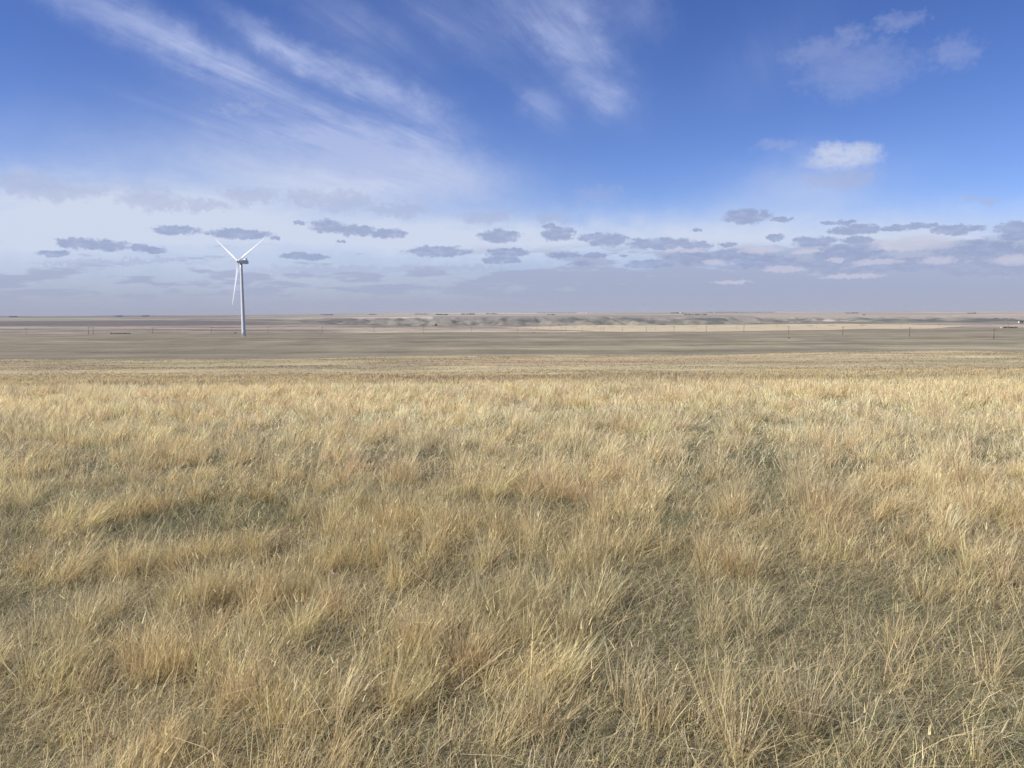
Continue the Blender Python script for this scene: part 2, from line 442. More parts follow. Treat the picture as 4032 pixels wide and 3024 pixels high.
# parts of the pasture that lie low: wheel ruts, trampled patch, hollows
def low_mask(x, y):
    m = np.zeros(len(x))
    dx, dy = 1.45, 5.0; ln = math.hypot(dx, dy)
    for bx, by in ((2.28, 6.3), (1.36, 6.3)):
        t = ((x - bx) * dx + (y - by) * dy) / ln
        d = np.abs((x - bx) * dy - (y - by) * dx) / ln + 0.10 * (vnoise(x * 1.3, y * 0.8, 200) - 0.5)
        m = np.maximum(m, (0.80 + 0.25 * vnoise(x * 0.9, y * 0.5, 202)) * (1 - sstep(0.12, 0.30, d)) * (1 - sstep(12.5, 17, y)))
    p = sstep(0.2, 1.5, x - 0.35 * (y - 3.0)) * (1 - sstep(4.6, 6.2, y))
    m = np.maximum(m, 0.85 * p)
    m = np.maximum(m, 0.6 * (1 - sstep(3.0, 4.2, y)) * sstep(-1.6, 0.0, x))
    for hx, hy, rx, ry in ((-3.1, 6.9, 1.25, 0.55), (-6.4, 11.3, 0.8, 0.45), (-1.6, 6.4, 0.5, 0.3), (-2.6, 3.2, 0.7, 0.3), (0.2, 7.6, 0.9, 0.35), (-0.8, 10.5, 1.6, 0.45),
                           (0.75, 4.35, 0.45, 0.25), (2.9, 16, 2.6, 0.6), (-4.0, 14.5, 1.6, 0.5), (6.5, 18, 3.0, 0.5), (-1.2, 4.4, 0.5, 0.25)):
        d = np.hypot((x - hx) / rx, (y - hy) / ry) + 0.5 * (vnoise(x * 2, y * 2, 201) - 0.5)
        m = np.maximum(m, 0.95 * (1 - sstep(0.6, 1.15, d)))
    return m

STRAW = np.array([(0.56, 0.45, 0.25), (0.50, 0.40, 0.225), (0.62, 0.52, 0.31), (0.52, 0.37, 0.20), (0.46, 0.33, 0.18), (0.44, 0.38, 0.22), (0.36, 0.34, 0.19)])
def straw(x, y, n, spread=0.16):
    """tint of dry grass: drifts of yellow, rusty and grey-green"""
    rust = sstep(0.50, 0.68, fbm(x / 1.1, y / 1.1, 210, 3)) * (0.55 + 0.45 * sstep(2, -6, x) if False else 0.8)
    grey = sstep(0.52, 0.7, fbm(x / 1.6 + 9, y / 1.6, 211, 3))
    c = np.tile(np.array((0.645, 0.525, 0.29)), (n, 1))
    c = c * (1 - rust[:, None]) + np.array((0.645, 0.505, 0.285)) * rust[:, None]
    c = c * (1 - 0.7 * grey[:, None]) + np.array((0.52, 0.455, 0.27)) * 0.7 * grey[:, None]
    pale = sstep(5.0, 15.0, y + 4 * (fbm(x / 3, y / 3, 212, 3) - 0.5) + 0.25 * x)  # lightens mid-distance straw; brightness of sunlit tops put into the tint
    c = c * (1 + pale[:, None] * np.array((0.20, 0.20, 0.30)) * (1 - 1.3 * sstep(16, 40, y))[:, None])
    c = c * (1 + spread * rng.standard_normal((n, 1))) * (1 + 0.022 * rng.standard_normal((n, 3)))
    return np.clip(c, 0.05, 0.86)

def lean_field(x, y):
    """where the wind has laid the grass: direction and amount"""
    a = (fbm(x / 2.6, y / 2.6, 220, 3) - 0.5) * 4.4 + 0.25
    k = 0.10 + 0.50 * sstep(0.44, 0.75, fbm(x / 1.3 + 4, y / 1.3, 221, 3))
    k = k * (1 - 0.45 * sstep(-0.5, 2.5, x))
    a = a + 1.2 * sstep(0.0, 3.0, x) * (fbm(x / 1.1, y / 1.1, 222, 2) - 0.5) * 4
    return a, k

def tall_clumps(nc, y0, y1, power, per, wmul, hmul=1.0, side=1.5, rad=0.10, nseg=3, heads=0):
    x, y = wedge(nc, y0, y1, power, side)
    low = low_mask(x, y)
    dens = sstep(0.40, 0.60, fbm(x / 0.48, y / 0.48, 230, 3) + 0.16 * (fbm(x / 4, y / 4, 231, 2) - 0.5) + 0.006 * np.minimum(y, 18))
    keep = rng.random(nc) < (1 - 0.96 * low) * (0.04 + 0.96 * dens)
    x, y, dens = x[keep], y[keep], dens[keep]
    nc = len(x)
    cnt = np.clip((per * rng.uniform(0.35, 1.5, nc) * (0.45 + 0.55 * dens)).astype(int), 4, None)
    hc = np.clip(hmul * (1 - 0.45 * sstep(24, 52, y)) * (0.165 + 0.15 * dens + 0.07 * rng.standard_normal(nc)), 0.12, 0.58)
    la, lk = lean_field(x, y)
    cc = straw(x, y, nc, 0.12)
    dis = np.clip(0.24 - 0.006 * y, 0.13, 0.24) * rng.uniform(0.6, 1.5, nc)
    spl = rng.uniform(0.20, 0.58, nc)
    i = np.repeat(np.arange(nc), cnt); n = len(i)
    rr = np.sqrt(rng.random(n)); aa = rng.uniform(0, 2 * math.pi, n)
    R_ = rad * rng.uniform(0.5, 1.6, nc)[i]
    bx = x[i] + R_ * rr * np.cos(aa); by = y[i] + R_ * rr * np.sin(aa)
    # blades fan outwards from the clump and lean with the wind
    ox = np.cos(aa) * spl[i] * rr + np.cos(la[i]) * lk[i] + rng.standard_normal(n) * dis[i]
    oy = np.sin(aa) * spl[i] * rr + np.sin(la[i]) * lk[i] + rng.standard_normal(n) * dis[i]
    phi = np.arctan2(oy, ox); a0 = np.hypot(ox, oy) * 0.85
    L = hc[i] * rng.uniform(0.45, 1.2, n)
    bend = np.abs(rng.normal(0.10, 0.32, n)) + 0.35 * lk[i]
    w = rng.uniform(0.0022, 0.0046, n) * wmul(by)
    base = np.stack([bx, by, terrain(bx, by) - 0.01], 1)
    col = np.clip(cc[i] * (1 + (0.26 - 0.14 * sstep(10, 30, by))[:, None] * rng.standard_normal((n, 1))), 0.05, 0.85)
    out = [blades(base, phi, L, a0, bend, w, col, None, nseg, 0.12)]
    if heads:
        k = np.repeat(np.arange(nc), heads); n = len(k)
        t = rng.uniform(0, 6.283, n); q = rng.uniform(0, 1, n)
        hh = hc[k] * rng.uniform(0.55, 1.05, n)
        px_ = x[k] + R_.mean() * np.cos(t) * q + np.cos(la[k]) * lk[k] * hh * 0.7 + np.cos(t) * q * spl[k] * hh * 0.7
        py_ = y[k] + R_.mean() * np.sin(t) * q + np.sin(la[k]) * lk[k] * hh * 0.7 + np.sin(t) * q * spl[k] * hh * 0.7
        b = np.stack([px_, py_, terrain(px_, py_) + hh * 0.8], 1)
        c = np.clip(cc[k] * 1.2 * (1 + 0.15 * rng.standard_normal((n, 1))), 0.05, 0.85)
        out.append(blades(b, t, rng.uniform(0.03, 0.08, n), rng.uniform(0, 1.0, n), rng.uniform(0, 0.8, n), rng.uniform(0.004, 0.007, n) * wmul(py_), c, None, 2))
    return out

def litter(n, y0, y1, power, wmul, side=1.5, lo=0.07, hi=0.24, up=1.5):
    """short and fallen blades that cover the soil"""
    x, y = wedge(n, y0, y1, power, side)
    low = low_mask(x, y)
    phi = rng.uniform(0, 2 * math.pi, n)
    la, lk = lean_field(x, y)
    k = rng.random(n) < 0.35
    phi = np.where(k, la + rng.normal(0, 0.7, n), phi)
    a0 = rng.uniform(0.3, up, n); bend = rng.uniform(0.0, 0.8, n)
    L = rng.uniform(lo, hi, n)
    dull = 0.68 + 0.20 * sstep(6, 16, y)
    c = straw(x, y, n, 0.2) * dull[:, None] * np.array((0.97, 1.0, 1.0))
    bright = rng.random(n) < 0.36
    c[bright] *= 1.5
    green = sstep(0.48, 0.66, fbm(x / 1.2, y / 1.0, 240, 3)) * 0.7 + 0.5 * low
    isg = rng.random(n) < np.clip(green * 0.6, 0, 0.7)
    c[isg] = np.array((0.20, 0.215, 0.12)) * (1 + 0.25 * rng.standard_normal((isg.sum(), 1)))
    grey = rng.random(n) < 0.12
    c[grey] = np.array((0.40, 0.36, 0.27)) * (1 + 0.2 * rng.standard_normal((grey.sum(), 1)))
    w = rng.uniform(0.0020, 0.0046, n)
    broad = rng.random(n) < 0.02
    w[broad] = rng.uniform(0.007, 0.012, broad.sum()); L[broad] *= 0.5
    c[broad] = np.array((0.56, 0.50, 0.37)) * (1 + 0.12 * rng.standard_normal((broad.sum(), 1)))
    base = np.stack([x, y, terrain(x, y) + rng.uniform(-0.005, 0.05, n)], 1)
    return blades(base, phi, L, a0, bend, w * wmul(y), np.clip(c, 0.03, 0.8), None, 3, 0.25)

def straws(n, y0, y1):
    """single pale stems, upright, broken over or lodged"""
    x, y = wedge(n, y0, y1, 0.6)
    phi = rng.uniform(0, 2 * math.pi, n)
    kind = rng.random(n)
    a0 = np.where(kind < 0.35, rng.uniform(0.0, 0.5, n), rng.uniform(0.9, 1.6, n))
    bend = np.where(kind < 0.4, rng.uniform(0.0, 0.5, n), rng.uniform(0.0, 0.7, n))
    L = rng.uniform(0.25, 0.62, n)
    c = np.array((0.60, 0.50, 0.30)) * (1 + 0.12 * rng.standard_normal((n, 1)))
    base = np.stack([x, y, terrain(x, y) + np.where(kind < 0.35, 0.0, rng.uniform(0.02, 0.22, n))], 1)
    w = rng.uniform(0.0028, 0.0045, n) * np.maximum(1, y / 7)
    return blades(base, phi, L, a0, bend, w, np.clip(c, 0.1, 0.85), None, 3, 0.16)

def build_grass(q=1.0):
    wn = lambda y: np.maximum(1.0, y / 6.0)
    wf = lambda y: np.maximum(1.0, y / 4.0)
    parts = (tall_clumps(int(2300 * q), 1.6, 9, 0.35, 78, wn, 1.08, 1.5, 0.062, 3, 7)
             + tall_clumps(int(4300 * q), 9, 22, 0.8, 56, wn, 1.08, 1.5, 0.078, 3, 3)
             + tall_clumps(int(9500 * q), 20, 66, 1.1, 26, wn, 0.72, 2.0, 0.15, 2)
             + [straws(int(5500 * q), 1.8, 16)])
    assemble('tall_grass', parts, M_GRASS, 'tall dry straw coloured bunch grass covering the hilltop', 'grass')
    parts = [
        litter(int(200000 * q), 1.6, 9, 0.6, wn),
        litter(int(150000 * q), 9, 28, 1.0, wf),
    ]
    assemble('matted_grass', parts, M_GRASS, 'short matted and fallen grass between the taller clumps', 'grass')
    # lower slope
    n = int(190000 * q)
    x, y = wedge(n, 30, 178, 0.9, 3.0)
    base = np.stack([x, y, terrain(x, y) - 0.02], 1)
    far = sstep(34, 80, y)
    c = land_colour(x, y) * (1 + 0.07 * rng.standard_normal((n, 1))) * 1.10
    hh = rng.uniform(0.12, 0.30, n) * (0.6 + 0.8 * sstep(0.3, 0.7, fbm(x / 9, y / 6, 250, 4))) * (1 - 0.55 * far)
    p = blades(base, rng.uniform(0, 6.28, n), hh, rng.uniform(0, 0.5, n) + 0.4 * far, rng.uniform(0, 0.6, n), 0.0010 * y * rng.uniform(0.7, 1.5, n), np.clip(c, 0.05, 0.8), None, 2)
    assemble('slope_grass', [p], M_GRASS, 'pale yellow grass on the lower slope before the grey plain', 'grass')

# ------------------------------------------------------------------ wind turbine
def build_turbine():
    Y = 850.0; X = col_x(953, Y) * 1.0
    # the base stands a little right of the hub in the photo
    X = (956.5 - 2016) / F * (Y * math.cos(PITCH)) + 0.4
    Z = hz(X, Y)
    va = math.atan2(X, Y)
    v = Vector((math.sin(va), math.cos(va), 0)); rt = Vector((math.cos(va), -math.sin(va), 0))
    ax = (-0.80 * rt - 0.60 * v).normalized()
    root = empty('wind_turbine', (X, Y, Z), math.atan2(ax.y, ax.x))     # local +X looks upwind
    tag(root, 'white three bladed wind turbine standing alone on the grey plain', 'wind turbine')
    H = 80.0
    # tower
    m = MB(); rings = []
    for k in range(17):
        t = k / 16; r = 2.15 + (1.38 - 2.15) * t
        rings.append([Vector((r * math.cos(a), r * math.sin(a), -0.4 + t * (H + 0.4))) for a in [2 * math.pi * i / 40 for i in range(40)]])
    m.loft(rings); tower = m.build('tower', M_WHITE, root, True)
    for zz in (27.0, 54.0):
        m = MB(); r = 2.15 + (1.38 - 2.15) * zz / H + 0.02
        m.loft([[Vector((r * math.cos(a), r * math.sin(a), zz + d)) for a in [2 * math.pi * i / 40 for i in range(40)]] for d in (-.08, .08)])
        m.build('flange_ring', M_WHITE, tower)
    m = MB(); m.box((0, -2.18, 2.6), (0.95, 0.12, 2.3)); d = m.build('door', M_GREYM, root)
    m = MB()
    for k in range(8): m.box((0, -2.35 - 0.26 * (7 - k), 0.1 + 0.18 * k), (1.0, 0.27, 0.06))
    for s in (-.5, .5): m.tube((s, -2.3, 2.4), (s, -4.3, 1.1), .04, .04, 6); m.tube((s, -4.3, 1.1), (s, -4.3, -0.2), .04, .04, 6)
    m.build('stair', M_GREYM, root)
    m = MB(); m.tube((0, 0, -0.8), (0, 0, 0.12), 3.2, 3.1, 32); m.build('footing', M_CONC, root)
    # nacelle: lofted rounded box along X
    def rrect(xp, w, h, zc, rad, n=5):
        pts = []
        for cx, cz, a0 in ((w / 2 - rad, h / 2 - rad, 0), (-w / 2 + rad, h / 2 - rad, 90), (-w / 2 + rad, -h / 2 + rad, 180), (w / 2 - rad, -h / 2 + rad, 270)):
            for k in range(n + 1):
                a = math.radians(a0 + 90 * k / n)
                pts.append(Vector((xp, cx + rad * math.cos(a), zc + cz + rad * math.sin(a))))
        return pts
    zc = H + 2.2
    m = MB()
    m.loft([rrect(2.35, 2.2, 2.3, zc + 0.1, 0.9), rrect(2.2, 2.7, 2.8, zc + 0.1, 0.9), rrect(1.2, 3.2, 3.7, zc, 0.8), rrect(-1.0, 3.6, 4.2, zc, 0.5), rrect(-7.2, 3.6, 4.2, zc - 0.05, 0.5),
            rrect(-8.4, 3.4, 3.7, zc - 0.2, 0.8), rrect(-8.9, 2.7, 2.8, zc - 0.3, 0.9)])
    nac = m.build('nacelle', M_WHITE, root, True)
    m = MB(); m.tube((0, 0, H - 0.5), (0, 0, H + 0.35), 1.5, 1.55, 32); m.build('yaw_ring', M_GREYM, nac, True)
    # radiator standing on the rear of the nacelle
    m = MB(); zt = zc + 2.1
    m.box((-5.6, 0, zt + 1.05), (1.6, 3.3, 1.7))
    for s in (-1.7, 1.7): m.box((-5.6, s, zt + 0.85), (1.9, 0.14, 2.0))
    m.box((-5.9, 0, zt + 1.98), (2.6, 3.9, 0.22))
    cool = m.build('cooler', M_WHITE, root)
    for s in (-0.6, 0.6):
        m = MB(); m.tube((-7.9, s, zt - 0.5), (-7.9, s, zt + 1.3), 0.06, 0.05, 6); m.build('wind_sensor', M_GREYM, nac)
    # rotor, tilted 6 degrees
    rot = Matrix.Translation((4.0, 0, zc + 0.35)) @ Matrix.Rotation(math.radians(-8), 4, 'Y')
    m = MB(); prof = [(-1.55, 1.25), (-1.5, 1.55), (-0.6, 1.75), (0.5, 1.7), (1.3, 1.35), (1.9, 0.85), (2.25, 0.35), (2.32, 0.05)]
    m.loft([[rot @ Vector((a, r * math.cos(t), r * math.sin(t))) for t in [2 * math.pi * i / 32 for i in range(32)]] for a, r in prof])
    m.build('hub', M_WHITE, root, True)
    st = [(0.9, 1.9, 1.9, 0.0), (2.2, 1.95, 1.85, 0), (4.5, 2.4, 1.6, 18), (7.5, 3.3, 1.15, 15), (10, 3.7, 0.95, 12), (15, 3.1, 0.68, 8), (21, 2.45, 0.50, 5), (28, 1.9, 0.36, 3),
          (35, 1.45, 0.26, 1.5), (41, 1.1, 0.18, 0.5), (45.5, 0.8, 0.12, 0), (48.2, 0.5, 0.08, 0), (49.6, 0.18, 0.04, 0)]
    for ang in (177.5, 57.5, -62.5):
        m = MB(); rings = []
        R = rot @ Matrix.Rotation(math.radians(ang), 4, 'X') @ Matrix.Rotation(math.radians(0.3), 4, 'Y')
        for z_, c, th, tw in st:
            c = c if z_ < 3 else c * 0.8
            ring = []; pre = 1.2 * (z_ / 49.6) ** 2
            off = 0.0 if z_ < 2.5 else 0.22 * c
            for k in range(18):
                a = 2 * math.pi * k / 18
                yy = 0.5 * c * math.cos(a); xx = 0.5 * th * math.sin(a) * (1.0 if z_ < 3 else (0.55 + 0.45 * math.cos(a)) * 1.25)
                t = math.radians(tw)
                y2 = (yy - off) * math.cos(t) - xx * math.sin(t); x2 = (yy - off) * math.sin(t) + xx * math.cos(t)
                ring.append(R @ Vector((x2 + pre, y2, z_)))
            rings.append(ring)
        m.loft(rings); m.build('blade', M_WHITE, root, True)
    return root

# ------------------------------------------------------------------ utility poles
ORD = ['', 'first', 'second', 'third', 'fourth', 'fifth', 'sixth', 'seventh', 'eighth', 'ninth', 'tenth', 'eleventh', 'twelfth', 'thirteenth', 'fourteenth', 'fifteenth', 'sixteenth', 'seventeenth', 'eighteenth']
def make_pole(h, arm_rot, k=1.0):
    root = empty('utility_pole', (0, 0, 0), arm_rot)
    m = MB(); m.tube((0, 0, -0.6), (0, 0, h), 0.25 * k, 0.19 * k, 8); m.build('pole', M_WOOD, root, True)
    m = MB(); m.box((0, -0.24, h - 0.75), (2.8, 0.18, 0.22)); a = m.build('crossarm', M_WOOD, root)
    m = MB()
    for s in (-.7, .7): m.tube((0, -0.2, h - 1.5), (s, -0.2, h - 0.8), .025, .025, 5)
    m.build('brace', M_GREYM, a)
    for s in (-1.15, 0.0, 1.15):
        zb = h - 0.67 if s else h
        m = MB(); m.tube((s, -0.17 if s else 0, zb - .02), (s, -0.17 if s else 0, zb + 0.28), .07, .05, 8)
        m.build('insulator', M_INS, root)
    return root

def build_poles():
    # nearer line: runs from the right edge away to the left behind the pale field
    a, b, c, y0 = .6345, -.04195, .1322, 655.0
    proto = None; rz = math.atan2(b, c) if False else -math.atan2(b, c)
    pts = []
    for i in range(14):
        y = y0 * (1 + c * i); u = (a + b * i) / (1 + c * i); pts.append((u * y, y))
    for i, (x, y) in enumerate(pts):
        if proto is None:
            proto = o = make_pole(8.9, math.atan2(c, b) + math.pi / 2 if False else math.radians(17))
        else: o = copy_tree(proto)
        o.location = (x, y, hz(x, y))
        if i == 0: lab = 'tallest wooden pole with crossarm, rightmost of the nearer line, on the grey plain'
        else: lab = f'wooden pole with crossarm, {ORD[i + 1]} from the right in the line running away leftward'
        tag(o, lab, 'utility pole', 'poles of the line that runs away to the left')
    # crossing line: left edge to the middle, at the far rim of the plain
    a, b, c, y0 = -.3946, .0671, .0223, 1100.0
    p2 = None; k = 0
    for i in list(range(-3, 9)):
        y = y0 * (1 + c * i); u = (a + b * i) / (1 + c * i); x = u * y
        if i == -2:
            r = empty('twin_pole', (x, y, hz(x, y)), 0.0)
            tag(r, 'pair of dark poles standing side by side left of the turbine', 'utility pole')
            for s in (-3.3, 3.3):
                m = MB(); m.tube((s, 0, -0.6), (s * 0.95, 0, 10.5), .25, .20, 8); m.build('pole', M_WOOD, r, True)
            m = MB(); m.box((0, -0.25, 9.6), (9.4, 0.22, 0.26)); m.build('crossarm', M_WOOD, r)
            continue
        k += 1
        if p2 is None: p2 = o = make_pole(9.4, 0.3, 0.8)
        else: o = copy_tree(p2)
        o.location = (x, y, hz(x, y))
        side = 'left of the turbine' if i <= 0 else 'right of the turbine'
        n = k if i <= 0 else i
        lab = (f'thin wooden pole at the rim of the plain, {ORD[n]} from the left edge' if i <= 0 else f'thin wooden pole at the rim of the plain, {ORD[n]} one right of the turbine')
        tag(o, lab, 'utility pole', 'poles along the far rim of the plain')
    # line standing in the pale field
    for n, px in enumerate((2582, 2745, 2902, 3061, 3217, 3395, 3548, 3699)):
        y = 1690.0 + 6 * n; x = col_x(px, y); o = copy_tree(p2)
        o.location = (x, y, hz(x, y))
        tag(o, f'small faint pole standing in the pale stubble field, {ORD[n + 1]} of its row from the left', 'utility pole', 'poles in the pale stubble field')
    o = copy_tree(p2); x = col_x(3972, 1480); o.location = (x, 1480, hz(x, 1480))
    tag(o, 'lone thin pole rising from the dark scrub at the right edge', 'utility pole')

# ------------------------------------------------------------------ trees, scrub and farms far off
def leaf_cloud(pts, size, col, n_each):
    """small leaf clumps round given centres (c, radii)"""
    vs = []; cs = []
    for (c, rad) in pts:
        k = n_each
        d = rng.standard_normal((k, 3)); d /= np.linalg.norm(d, axis=1)[:, None]
        d *= (rng.random((k, 1)) ** 0.4) * np.array(rad)
        ctr = np.array(c) + d
        e1 = rng.standard_normal((k, 3)); e1 /= np.linalg.norm(e1, axis=1)[:, None]
        e2 = np.cross(e1, rng.standard_normal((k, 3))); e2 /= np.linalg.norm(e2, axis=1)[:, None]
        s = size * rng.uniform(0.5, 1.3, (k, 1))
        q = np.stack([ctr - e1 * s, ctr + e2 * s * 0.7, ctr + e1 * s, ctr - e2 * s * 0.7], 1)
        vs.append(q.reshape(-1, 3))
        cc = np.array(col) * (1 + 0.25 * rng.standard_normal((k, 1)))
        cs.append(np.repeat(np.clip(cc, 0.015, 0.4), 4, 0))
    V = np.concatenate(vs); Cc = np.concatenate(cs); nq = len(V) // 4
    return V, np.arange(nq * 4), np.arange(nq) * 4, Cc

def belt(name, px0, px1, dist, h, label, cat, col=(0.045, 0.055, 0.04), gap=0.12, dens=60, dy=0.0, group=None):
    x0 = col_x(px0, dist); x1 = col_x(px1, dist)
    root_x = (x0 + x1) / 2; root_z = hz(root_x, dist)
    root = empty(name, (root_x, dist, root_z)); tag(root, label, cat, group, 'stuff' if name in ('tree_belt', 'shrub_row', 'scrub_patch') else None)
    n = max(3, int(abs(x1 - x0) / (h * 0.55)))
    pts = []; tr = MB()
    for i in range(n):
        x = x0 + (x1 - x0) * (i + rng.uniform(0.1, 0.9)) / n; y = dist + rng.uniform(-0.5, 0.5) * h + dy * (i / n)
        if rng.random() < gap: continue
        z = hz(x, y); hh = 1.35 * h * rng.uniform(0.55, 1.1)
        pts.append(((x - root_x, y - dist, z - root_z + hh * 0.55), (h * 0.42, h * 0.42, hh * 0.48)))
        tr.tube((x - root_x, y - dist, z - root_z - 0.3), (x - root_x, y - dist, z - root_z + hh * 0.5), h * 0.03, h * 0.015, 5)
    V, L, S, C = leaf_cloud(pts, h * 0.17, col, dens)
    me = np_mesh('crown', V, L, S, None, M_LEAF, C)
    o = bpy.data.objects.new('crown', me); COL.objects.link(o); o.parent = root
    tr.build('trunk', M_BARK, root)
    return root

def house(name, px, dist, w, d, h, wall, label, cat, roof=M_ROOF, rz=0.2):
    x = col_x(px, dist); r = empty(name, (x, dist, hz(x, dist)), rz); tag(r, label, cat)
    m = MB(); m.box((0, 0, h / 2 - 0.2), (w, d, h + 0.4))
    m.add([(-w / 2, -d / 2, h), (-w / 2, d / 2, h), (-w / 2, 0, h + d * 0.32), (w / 2, -d / 2, h), (w / 2, d / 2, h), (w / 2, 0, h + d * 0.32)], [(0, 2, 1), (3, 4, 5)])
    m.build('wall', wall, r)
    m = MB(); o_ = 0.4; k = d * 0.32 / (d / 2)
    for s in (-1, 1):
        m.add([(-w / 2 - o_, s * (d / 2 + o_), h - o_ * k + .03), (w / 2 + o_, s * (d / 2 + o_), h - o_ * k + .03), (w / 2 + o_, 0, h + d * 0.32 + .03), (-w / 2 - o_, 0, h + d * 0.32 + .03),
               (-w / 2 - o_, s * (d / 2 + o_), h - o_ * k + .23), (w / 2 + o_, s * (d / 2 + o_), h - o_ * k + .23), (w / 2 + o_, 0, h + d * 0.32 + .23), (-w / 2 - o_, 0, h + d * 0.32 + .23)],
              [(0, 1, 2, 3), (7, 6, 5, 4), (0, 4, 5, 1), (1, 5, 6, 2), (3, 7, 4, 0)])
    m.build('roof', roof, r)
    m = MB(); m.box((w * 0.15, -d / 2 - .02, min(h * 0.4, 1.6)), (w * 0.2, 0.1, min(h * 0.8, 3.2))); m.build('door', M_DARK, r)
    m = MB(); m.box((-w * 0.25, -d / 2 - .02, h * 0.6), (w * 0.16, 0.1, h * 0.3)); m.build('window', M_DARK, r)
    return r

def bin_(px, dist, rad, h, label, group=None):
    x = col_x(px, dist); r = empty('grain_bin', (x, dist, hz(x, dist))); tag(r, label, 'grain bin', group)
    m = MB(); m.tube((0, 0, -1.0), (0, 0, h), rad, rad, 24); m.build('wall', M_STEEL, r, True)
    m = MB(); m.tube((0, 0, h), (0, 0, h + rad * 0.55), rad * 1.04, 0.3, 24); m.build('roof', M_STEEL, r)
    m = MB(); m.box((0, -rad, 1.2), (1.0, 0.2, 2.2)); m.build('door', M_GREYM, r)
    return r

def build_far():
    D = 10500
    belt('tree_belt', 1262, 1312, 9500, 13, 'long dark tree row on the skyline right of the turbine', 'tree row')
    belt('tree_belt', 1452, 1484, 9800, 11, 'short tree row on the skyline above the blue grey draws', 'tree row')
    belt('tree_belt', 1633, 1683, D, 10, 'thin flat tree row on the skyline left of the farm trees', 'tree row')
    belt('tree_belt', 1714, 1768, 8200, 11, 'farm trees below the skyline, above the narrow striped fields', 'tree row', gap=0.25)
    belt('tree_belt', 1816, 1870, 9000, 13, 'tallest dark grove on the skyline near the middle of the view', 'tree row', gap=0.2)
    belt('tree_belt', 1915, 1958, D, 11, 'low tree row just right of the tallest skyline grove', 'tree row')
    belt('tree_belt', 2113, 2271, 12000, 10, 'very long thin tree line on the skyline left of the round white bin', 'tree row', dens=40)
    belt('tree_belt', 2642, 2700, 9800, 12, 'dark tree row on the skyline with a pale bin in it', 'tree row')
    belt('tree_belt', 2692, 2782, 6600, 8.5, 'ragged dark tree row on the plateau just above the valley wall', 'tree row', gap=0.25)
    belt('tree_belt', 2786, 3048, 12500, 10, 'longest skyline tree line, above the bare clay bluffs', 'tree row', dens=36)
    belt('tree_belt', 3327, 3378, 9800, 11, 'broken tree row on the skyline right of the clay bluffs', 'tree row', gap=0.3)
    belt('tree_belt', 3808, 3842, 8600, 10, 'short tree clump on the skyline near the right edge', 'tree row')
    belt('tree_belt', 457, 484, 9000, 13, 'small tree row on the skyline left of the turbine', 'tree row')
    belt('tree_belt', 560, 588, 9000, 14, 'dark blocky grove on the skyline nearest the turbine on its left', 'tree row')
    belt('tree_belt', 34, 70, 9000, 12, 'grove on the hazy skyline at the left edge', 'tree row')
    belt('tree_belt', 2155, 2184, 6900, 8, 'tiny dark tree clump on the pale plateau below the long tree line', 'tree row')
    bin_(2311, 9500, 9, 11, 'round white bin alone on the skyline near the middle')
    bin_(2678, 9300, 8, 14, 'pale tall bin rising from the skyline tree row')
    bin_(2811, 11800, 9, 12, 'white bin at the left end of the longest tree line')
    house('farm_shed', 3400, 6900, 26, 14, 7, M_WALLB, 'long blue grey shed on the pale plateau right of the bluffs', 'shed')
    house('barn', 1716, 4300, 11, 9, 9, M_DARKW, 'small dark barn alone below the striped fields', 'barn', M_DARKW)
    house('farm_house', 4016, 2900, 9, 8, 4.5, M_WALLW, 'white farmhouse at the right edge below the dark hillside', 'house')
    belt('tree', 4018, 4027, 2890, 7, 'dark tree beside the white farmhouse at the right edge', 'tree', gap=0.0)
    belt('scrub_patch', 3950, 4008, 1460, 2.8, 'bare purplish brown scrub around the white trailer at the right', 'shrub', col=(0.10, 0.08, 0.075), gap=0.05)
    # white trailer in front of the scrub
    x = col_x(3947, 1440); r = empty('trailer', (x, 1440, hz(x, 1440)), 0.1)
    tag(r, 'small white trailer parked at the left end of the brown scrub', 'trailer')
    m = MB(); m.box((0, 0, 1.55), (4.6, 2.2, 1.9)); m.build('body', M_WALLW, r)
    for s in (-.55, .55):
        m = MB(); m.tube((s, -1.12, 0.36), (s, -0.85, 0.36), .36, .36, 16); m.build('wheel', M_DARK, r)
        m = MB(); m.tube((s, 0.85, 0.36), (s, 1.12, 0.36), .36, .36, 16); m.build('wheel', M_DARK, r)
    m = MB(); m.tube((2.3, 0, 0.65), (3.6, 0, 0.6), .06, .05, 6); m.build('drawbar', M_GREYM, r)
    belt('shrub_row', 432, 492, 1085, 1.7, 'dark low shrub row on the rim of the plain beside the twin poles', 'shrub', col=(0.06, 0.06, 0.058), gap=0.0, dy=14)
    belt('shrub', 921, 929, 1040, 1.3, 'small dark bush just left of the turbine base', 'shrub', col=(0.06, 0.055, 0.05), gap=0.0)
    belt('shrub', 2320, 2330, 3100, 4.5, 'lone dark bush behind the pale stubble field', 'shrub', gap=0.0)
    belt('shrub', 2098, 2108, 1330, 1.2, 'dark bush at the edge of the striped stubble', 'shrub', gap=0.0)
    belt('shrub', 3106, 3111, 700, 0.9, 'little bush at the foot of a near pole', 'shrub', gap=0.0)

# ------------------------------------------------------------------ sky
SUN_TO = Vector((-0.943, -0.334, 0)).normalized()
SUN_EL = math.radians(44.0)

